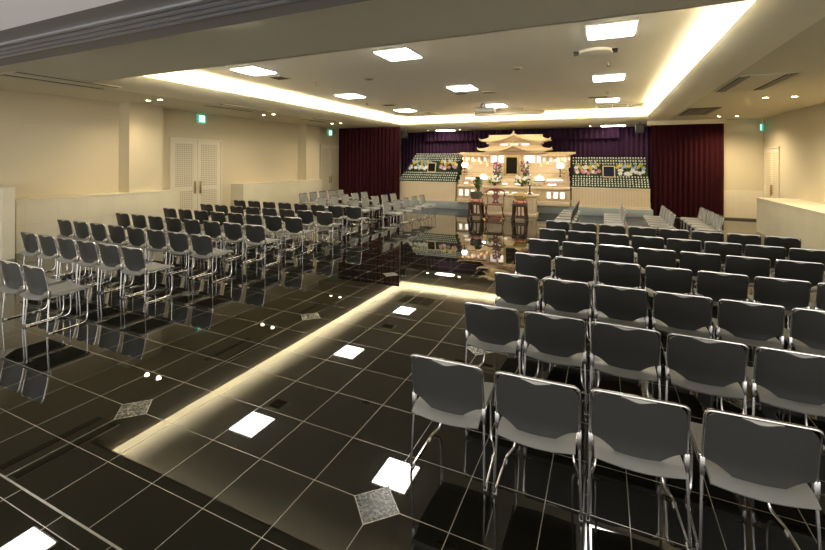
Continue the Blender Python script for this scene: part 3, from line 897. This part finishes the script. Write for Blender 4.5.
# lanterns and lamps on the altar
def lantern(u, v, z, label):
    r = thing('paper_lantern', label, 'lantern', st(u, v, z), SA, 'white lanterns on the altar')
    MB().lathe([(.07, 0), (.10, .02), (.135, .08), (.14, .13), (.115, .19), (.07, .225)], n=16).build('shade', M['lantern'], r)
    MB().lathe([(.075, .222), (.085, .235), (.03, .26), (.012, .30)], n=12).build('cap', M['gold'], r)
    b = MB().lathe([(.09, -.03), (.06, -.01), (.072, .002)], n=12)
    b.lathe([(.02, -.30), (.02, -.03)], n=8); b.lathe([(.065, -.335), (.06, -.31), (.02, -.29)], n=12)
    b.build('stand', M['darkwood'], r)
lantern(-2.0, .33, 1.76, 'glowing white lantern at the left end of the altar')
lantern(1.86, .33, 1.76, 'glowing white lantern at the right end of the altar')
def dome_lamp(u, v, z, label):
    r = thing('dome_lamp', label, 'lamp', st(u, v, z), SA, 'round paper lamps on the altar')
    MB().prism([(.15 * math.cos(a * PI / 14), .04 + .20 * math.sin(a * PI / 14)) for a in range(15)], 'y', -.05, .05).build('shade', M['lantern'], r)
    MB().cbox(-.2, .2, -.07, .07, 0, .045, .01).build('foot', M['darkwood'], r)
dome_lamp(-1.16, .155, 1.425 - .19, 'round white lamp on the altar left of the portrait')
dome_lamp(1.09, .155, 1.425 - .19, 'round white lamp on the altar right of the portrait')

# flower vases on the altar
def bouquet(u, v, z, label, cols, w, h, pot, n, green=.5, leafm='leaf2'):
    r = thing('flower_vase', label, 'flowers', st(u, v, z), SA)
    MB().lathe([(.05, 0), (.07, .02), (.05, .05), (.085, .16), (.075, pot - .02), (.09, pot), (.06, pot)], n=14).build('vase', M['terracotta'], r)
    fo = MB()
    for i in range(int(n * 1.4)):
        a = random.uniform(0, 2 * PI); q = random.random() ** .5; zz = pot + h * random.uniform(.0, .85)
        x, y = w * q * math.cos(a), w * .6 * q * math.sin(a)
        fo.ball((x, y, zz), (.035, .03, .035), 5, 3)
        if i % 3 == 0: fo.tube([(0, 0, pot - .02), (x * .6, y * .6, (pot + zz) / 2), (x, y, zz)], .006, 5)
    fo.build('foliage', M[leafm], r)
    for cname, k in cols:
        b = MB()
        for i in range(k):
            a = random.uniform(0, 2 * PI); q = random.random() ** .5; zz = pot + .06 + h * random.uniform(.1, .95)
            x, y = w * q * math.cos(a), -abs(w * .7 * q * math.sin(a)) - .01
            for t in range(5):
                an = t * 2 * PI / 5
                b.ball((x + .028 * math.cos(an), y - .01, zz + .028 * math.sin(an)), (.024, .014, .024), 5, 3)
            b.ball((x, y - .02, zz), .014, 5, 3)
        b.build('blossom', M[cname], r)
bouquet(-.58, .12, 1.225, 'tall plum and pink flower vase left of the altar portrait', [('plum', 16), ('pink', 9), ('white', 6)], .17, .55, .22, 40)
bouquet(.52, .12, 1.225, 'tall plum and pink flower vase right of the altar portrait', [('plum', 16), ('pink', 9), ('white', 6)], .17, .55, .22, 40)
bouquet(-.66, -.02, 1.04, 'low white flower arrangement on the counter left of the portrait', [('white', 26), ('yellow', 3)], .30, .26, .10, 50)
bouquet(.44, -.02, 1.04, 'low white flower arrangement on the counter right of the portrait', [('white', 26), ('yellow', 3)], .30, .26, .10, 50)

# offering table before the stage
tb = thing('offering_table', 'pale wood panelled offering table below the altar', 'table', st(-.15, -1.05, 0), SA)
MB().cbox(-1.22, 1.22, -.28, .40, .10, .74, .012).build('body', M['hinoki_lt'], tb)
MB().cbox(-1.28, 1.28, -.33, .44, 0, .10, .015).build('plinth', M['hinoki_lt'], tb)
MB().cbox(-1.30, 1.30, -.35, .45, .74, .80, .015).build('table_top', M['hinoki_lt'], tb)
MB().cbox(-1.24, 1.24, -.30, .42, .68, .74, .015).build('cornice', M['hinoki'], tb)
for k in range(3):
    c = -.80 + .80 * k
    f = MB(); t = .035
    f.cbox(c - .33, c + .33, -.30, -.28, .60, .60 + t, .006); f.cbox(c - .33, c + .33, -.30, -.28, .20, .20 + t, .006)
    f.cbox(c - .33, c - .33 + t, -.30, -.28, .2, .63, .006); f.cbox(c + .33 - t, c + .33, -.30, -.28, .2, .63, .006)
    f.build('panel_moulding', M['hinoki'], tb)

# green plant in vase and candlestick on the offering table
r = thing('potted_plant', 'bushy green plant in a brown vase on the offering table', 'plant', st(-1.12, -1.0, .80), SA)
MB().lathe([(.06, 0), (.075, .03), (.05, .06), (.06, .14), (.09, .20), (.07, .205)], n=14).build('vase', M['terracotta'], r)
pl = MB()
for i in range(420):
    a = random.uniform(0, 2 * PI); q = random.random() ** .5; zz = random.random()
    wd = .20 * (1 - (2 * abs(zz - .45)) ** 2 * .55)
    x, y, z = wd * q * math.cos(a), wd * q * math.sin(a), .21 + .40 * zz
    dx, dy = .045 * math.cos(a + 1), .045 * math.sin(a + 1)
    pl.add([(x - dx, y - dy, z - .012), (x + .012, y - .012, z + .02), (x + dx, y + dy, z + .03), (x - .012, y + .012, z + .006), (x, y, z - .004)], [(0, 1, 2, 3), (0, 3, 4), (4, 3, 2), (0, 4, 1), (4, 2, 1)])
tag(pl.build('foliage', M['leaf2'], r, False))
MB().tube([(0, 0, .15), (.01, 0, .42)], .012, 6).build('stem', M['leaf'], r)
r = thing('candlestick', 'dark wooden candlestick at the right end of the offering table', 'candlestick', st(.84, -1.05, .80), SA)
MB().lathe([(.085, 0), (.09, .02), (.05, .05), (.02, .08), (.035, .13), (.018, .17), (.03, .24), (.016, .29), (.055, .33), (.06, .35), (.02, .35)], n=14).build('body', M['darkwood'], r)
MB().lathe([(.018, .345), (.018, .44), (.004, .45)], n=10).build('candle', M['white'], r)
# offerings boxes on the counter right
for k, (u, l) in enumerate(((1.02, 'small dark incense box on the counter right of the white flowers'),)):
    r = thing('incense_box', l, 'box', st(u, -.025, 1.042), SA)
    MB().cbox(-.22, .22, -.07, .07, 0, .16, .01).build('body', M['hinoki'], r)
    MB().cbox(-.24, .24, -.08, .08, .16, .19, .008).build('lid', M['hinoki_lt'], r)
    for c in (-.09, .09): MB().cbox(c - .05, c + .05, -.078, -.068, .05, .075, .004).build('drawer_pull', M['darkwood'], r)

# red lacquered folding priest's chair
pc = thing('folding_chair', 'red lacquered folding chair with brass fittings before the offering table', 'chair', (-3.50, 14.62, 0), SA)
for s in (-1, 1):
    x = s * .29
    MB().tube([(x, -.26, .015), (x, .24, .52)], .020, 8).build('leg', M['gold'], pc)
    MB().tube([(x, .26, .015), (x, -.24, .52)], .020, 8).build('leg', M['gold'], pc)
    MB().tube([(x, .0, .27), (x + s * .028, 0, .27)], .03, 10).build('pivot', M['gold'], pc)
    for y in (-.26, .26):
        MB().cbox(x - .045, x + .045, y - .05, y + .05, 0, .03, .008).build('foot_cap', M['gold'], pc)
    MB().tube(round_path([(x, .22, .50), (x, .20, .74), (x * 1.1, .10, .93)], .1), .016, 8).build('arm_post', M['gold'], pc)
arm = [(-.38, -.20, .86), (-.37, -.10, .90), (-.33, .12, .96), (-.20, .24, 1.02), (0, .27, 1.04), (.20, .24, 1.02), (.33, .12, .96), (.37, -.10, .90), (.38, -.20, .86)]
MB().tube(round_path(arm, .12, 4), .030, 10).build('arm_rail', M['redlac'], pc)
def splat(a, b):
    z = .54 + .48 * b
    w = .10 + .035 * math.cos(b * 4 * PI)
    return ((a - .5) * 2 * w, .235 + .02 * b, z), (0, -1, 0)
sp_ = MB().sheet(splat, 8, 20, .02).build('back_splat', M['redlac'], pc)
for z in (.62, .92): MB().lathe([(.03, 0), (.027, .012), (.001, .014)], n=14).build('rosette', M['white'], sp_)
for o_, z in zip(sp_.children, (.62, .92)):
    o_.rotation_euler = (PI / 2, 0, 0); o_.location = (0, .222, z)
MB().cbox(-.31, .31, -.24, .25, .505, .535, .01).build('seat', M['redlac'], pc)
MB().cbox(-.33, .33, -.29, -.25, .02, .06, .008).build('foot_rail', M['redlac'], pc)
MB().cbox(-.33, .33, .25, .29, .02, .06, .008).build('foot_rail', M['redlac'], pc)
MB().cbox(-.30, .30, -.20, -.10, .10, .13, .008).build('footrest', M['redlac'], pc)

# two stands with cushions, bowl bell and wooden fish drum
def stand(x, y, m, label):
    r = thing('instrument_stand', label, 'stand', (x, y, 0), SA)
    MB().cbox(-.25, .25, -.24, .24, .535, .58, .012).build('top', m, r)
    MB().cbox(-.22, .22, -.21, .21, .49, .535, .008).build('apron', m, r)
    for a in (-1, 1):
        for b_ in (-1, 1):
            MB().tube(round_path([(a * .19, b_ * .18, .50), (a * .20, b_ * .19, .25), (a * .235, b_ * .225, .012)], .15), [.048, .046, .044, .04, .04, .04, .04, .046], 8).build('leg', m, r)
    for a in (-1, 1): MB().cbox(-.19, .19, a * .19 - .018, a * .19 + .018, .10, .145, .006).build('stretcher', m, r)
    for a in (-1, 1): MB().cbox(a * .19 - .018, a * .19 + .018, -.19, .19, .10, .145, .006).build('stretcher', m, r)
    for a in (-.06, .06): MB().cbox(a - .022, a + .022, -.215, -.19, .14, .5, .005).build('slat', m, r)
    return r
stand(-4.14, 14.55, M['darkwood'], 'dark wooden stand under the bronze bowl bell')
stand(-2.62, 14.62, M['darkwood'], 'dark wooden stand under the gilded wooden fish drum')
def cushion(x, y, label, m1):
    r = thing('ring_cushion', label, 'cushion', (x, y, .592), SA)
    pts = [(.17 * math.cos(k * PI / 10), .17 * math.sin(k * PI / 10), .055) for k in range(20)]
    MB().tube(pts, .055, 10, closed=True).build('ring', m1, r)
    for k in range(6):
        a = k * PI / 3 + .2
        MB().tube([(.17 * math.cos(a) + .062 * math.cos(a) * math.cos(t), .17 * math.sin(a) + .062 * math.sin(a) * math.cos(t), .055 + .054 * math.sin(t)) for t in [q * PI / 6 for q in range(-2, 9)]], .012, 6).build('band', M['cushion_navy'], r)
cushion(-4.14, 14.55, 'orange ring cushion under the bronze bowl bell', M['cushion'])
cushion(-2.62, 14.62, 'orange ring cushion under the gilded wooden fish drum', M['cushion'])
bl = MB().lathe([(.08, 0), (.17, .03), (.205, .10), (.205, .24), (.215, .26), (.195, .26), (.19, .10), (.10, .04)], n=24).build('bowl_bell', M['bell'], None, True, (-4.14, 14.55, .685), SA)
tag(bl, 'dark bronze bowl bell resting on the left ring cushion', 'bell')
r = thing('wooden_fish', 'gilded wooden fish drum resting on the right ring cushion', 'drum', (-2.60, 14.62, .685), SA)
b = MB().ball((0, 0, .15), (.23, .17, .15), 16, 10).build('body', M['goldwood'], r)
MB().tube([(-.20, -.10, .15), (-.05, -.172, .15), (.1, -.16, .16)], .010, 6).build('slit', M['black'], b)
MB().tube(round_path([(.10, .0, .26), (.14, 0, .34), (.22, 0, .26)], .05), [.03] * 7 + [.02], 8).build('handle', M['goldwood'], r)
MB().ball((-.16, 0, .20), (.09, .08, .06), 10, 6).build('head', M['goldwood'], r)

# ------------------------------------------------------------------ flower banks either side
def flower_bank(u0, u1, slant, label_base, label_bank, grp, slope, portrait_u, portrait_w, pm, plabel, right):
    zc = 1.13 if not right else 1.05
    cb = thing('display_counter', label_base, 'counter', st((u0 + u1) / 2, .15, ZS), SA)
    w = (u1 - u0) / 2
    MB().box(-w, w, 0, 1.45, 0, zc - ZS - .03).build('front_panel', M['woodpanel'], cb, False)
    MB().cbox(-w - .01, w + .01, -.015, 1.46, zc - ZS - .03, zc - ZS, .006).build('counter_top', M['hinoki_lt'], cb)
    MB().cbox(-w - .005, w + .005, -.012, .02, 0, .06, .005).build('skirting', M['hinoki'], cb)
    # sloped bed
    bk = thing('flower_bank', label_bank, 'flowers', st((u0 + u1) / 2, .15, zc), SA, None)
    D, HH = 1.15, slope
    def edge(b): return (-w + slant * b, w - (0 if right else .0))
    def pos(a, b, off=0.):
        l, r_ = edge(b)
        return (l + (r_ - l) * a, .05 + D * b - off * .7, .02 + HH * b + off * .7)
    bed = MB()
    l0, r_0 = edge(0); l1, r_1 = edge(1)
    bed.add([(l0, .03, 0), (r_0, .03, 0), (r_1, D + .05, 0), (l1, D + .05, 0), (l0, .03, .03), (r_0, .03, .03), (r_1, D + .05, HH), (l1, D + .05, HH)],
            [(0, 3, 2, 1), (4, 5, 6, 7), (0, 1, 5, 4), (1, 2, 6, 5), (2, 3, 7, 6), (3, 0, 4, 7)])
    bed.build('bed', M['leaf'], bk, False)
    # leaf tufts between the flowers: uncountable
    tf = MB()
    for i in range(2600):
        a, b = random.random(), random.random()
        p = pos(a, b, .0)
        t = random.uniform(0, 2 * PI); s = random.uniform(.02, .04)
        q = (p[0] + s * math.cos(t), p[1] - .02, p[2] + .02 + s * math.sin(t))
        tf.add([p, (p[0] + .012, p[1] - .012, p[2] + .012), q, (p[0] - .012, p[1] - .004, p[2] + .015)], [(0, 1, 2), (0, 2, 3), (0, 3, 1), (1, 3, 2)])
    tag(tf.build('leaf_cover', M['leaf'], bk, False), kind='stuff')
    # rows of white chrysanthemums
    rows = [.03, .115, .20, .285, .74, .825, .91, .99] if not right else [.03, .10, .17, .24, .32, .76, .86, .96]
    n = 27
    fs = .78
    fl = MB(); fl.ball((0, 0, 0), (.028 * fs, .026 * fs, .030 * fs), 8, 5)
    for k in range(7):
        a = k * 2 * PI / 7; fl.ball((.024 * fs * math.cos(a), -.008, .026 * fs * math.sin(a)), (.014 * fs, .012 * fs, .014 * fs), 5, 3)
    fm = fl.mesh('chrysanthemum', M['petal'])
    cnt = 0; rest = MB()
    for ri, b in enumerate(rows):
        for k in range(n):
            a = (k + .5) / n
            p = pos(a, b, .035)
            p = (p[0] + random.uniform(-.008, .008), p[1], p[2] + random.uniform(-.006, .006))
            if cnt < 100:
                o = bpy.data.objects.new('chrysanthemum', fm); COL.objects.link(o); o.parent = bk; o.location = p; cnt += 1
            else:
                rest.add([(v.co.x + p[0], v.co.y + p[1], v.co.z + p[2]) for v in fm.vertices], [tuple(f.vertices) for f in fm.polygons])
    tag(rest.build('chrysanthemum_rows', M['petal'], bk), kind='stuff')
    # band of lilies in the middle
    def lily(c, m, s=1.):
        b = MB()
        for k in range(6):
            a = k * PI / 3 + random.uniform(-.2, .2)
            tip = (c[0] + .085 * s * math.cos(a), c[1] - .03 * s, c[2] + .085 * s * math.sin(a))
            mid = (c[0] + .05 * s * math.cos(a), c[1] - .035 * s, c[2] + .05 * s * math.sin(a))
            b.tube([c, mid, tip], [.010 * s, .024 * s, .004 * s], 6)
        b.ball((c[0], c[1] - .04 * s, c[2]), .014 * s, 5, 3)
        b.build('lily', m, bk)
    pu = portrait_u - (u0 + u1) / 2
    def clear(x): return abs(x - pu) > portrait_w / 2 + .07
    upper = ['blue', 'yellow', 'yellow', 'blue', 'white']
    xs = [-w + .16 + (2 * w - .30) * k / 27 for k in range(28)]
    for k, x in enumerate(xs):
        xx = x + (.22 * .5 * slant if x < 0 else 0)
        if not clear(xx): continue
        side = (xx > pu) != right        # pink group is nearer the altar
        b = .60 + random.uniform(-.07, .08); a = (xx + w) / (2 * w)
        p = pos(min(max(a, .03), .97), b, .09)
        cu = ('yellow' if k % 4 in (1, 2) else ('white' if side else 'blue'))
        lily(p, M[cu], random.uniform(.85, 1.2))
        p2 = pos(min(max(a + random.uniform(-.03, .03), .03), .97), .44 + random.uniform(-.06, .06), .09)
        cl = ('pink' if k % 3 != 1 else 'white') if side else 'white'
        lily(p2, M[cl], random.uniform(.85, 1.2))
        if k % 2 == 0:
            sp = MB(); p3 = pos(min(max(a, .03), .97), .66, .06)
            for t in range(7): sp.ball((p3[0] + random.uniform(-.015, .015), p3[1] - .02, p3[2] + .035 * t), .018, 5, 3)
            sp.build('delphinium', M['blue' if not side else 'white'], bk)
    gr = MB()
    for i in range(260):
        x = random.uniform(-w + .1, w - .05)
        if not clear(x): continue
        p = pos((x + w) / (2 * w), random.uniform(.38, .72), .03)
        gr.tube([p, (p[0] + random.uniform(-.05, .05), p[1] - .08, p[2] + random.uniform(.06, .14))], [.012, .003], 5)
    gr.build('green_sprays', M['leaf2'], bk)
    zf = zc + .02 + HH * .30
    portrait('portrait_frame', portrait_u, .15 + .05 + D * .30 - .03, zf + .02, portrait_w, .46 if right else .44, .035, M['framelt'], pm, plabel, tilt=.25)
flower_bank(-5.03, -2.36, .42, 'pale wood counter under the left flower bank', 'sloping bank of white chrysanthemums and lilies left of the altar', 'l', 1.20,
            -3.58, .39, M['blackframe'], 'small black portrait in the left flower bank', False)
flower_bank(2.29, 4.97, .0, 'pale wood counter under the right flower bank', 'sloping bank of white chrysanthemums and lilies right of the altar', 'r', 1.14,
            3.62, .44, M['navyframe'], 'small navy portrait in the right flower bank', True)

# ------------------------------------------------------------------ light
w = bpy.data.worlds.new('lobby_daylight'); SC.world = w; w.use_nodes = True
bg = w.node_tree.nodes['Background']; bg.inputs[0].default_value = (1., .965, .92, 1); bg.inputs[1].default_value = 1.35
# spots added in front of the altar to brighten it, no fixtures modelled
for x, e in ((-5.0, 36), (-1.8, 36)):
    l = bpy.data.lights.new('altar_fill_spot', 'SPOT'); l.energy = e; l.color = (1, .84, .58); l.spot_size = math.radians(80); l.spot_blend = .7; l.shadow_soft_size = .08
    o = bpy.data.objects.new('altar_fill_spot', l); COL.objects.link(o); o.location = (x, 16.0, 3.9)
    d = Vector((-3.4, 17.9, 1.7)) - o.location
    o.rotation_euler = d.to_track_quat('-Z', 'Y').to_euler()

SC.view_settings.view_transform = 'Standard'; SC.view_settings.look = 'None'
SC.view_settings.gamma = 1; SC.view_settings.use_curve_mapping = False
SC.view_settings.exposure = 1.42
cy = SC.cycles
cy.use_denoising = True
cy.max_bounces = 8; cy.diffuse_bounces = 7; cy.glossy_bounces = 4
cy.sample_clamp_indirect = 6
cy.caustics_reflective = False; cy.caustics_refractive = False
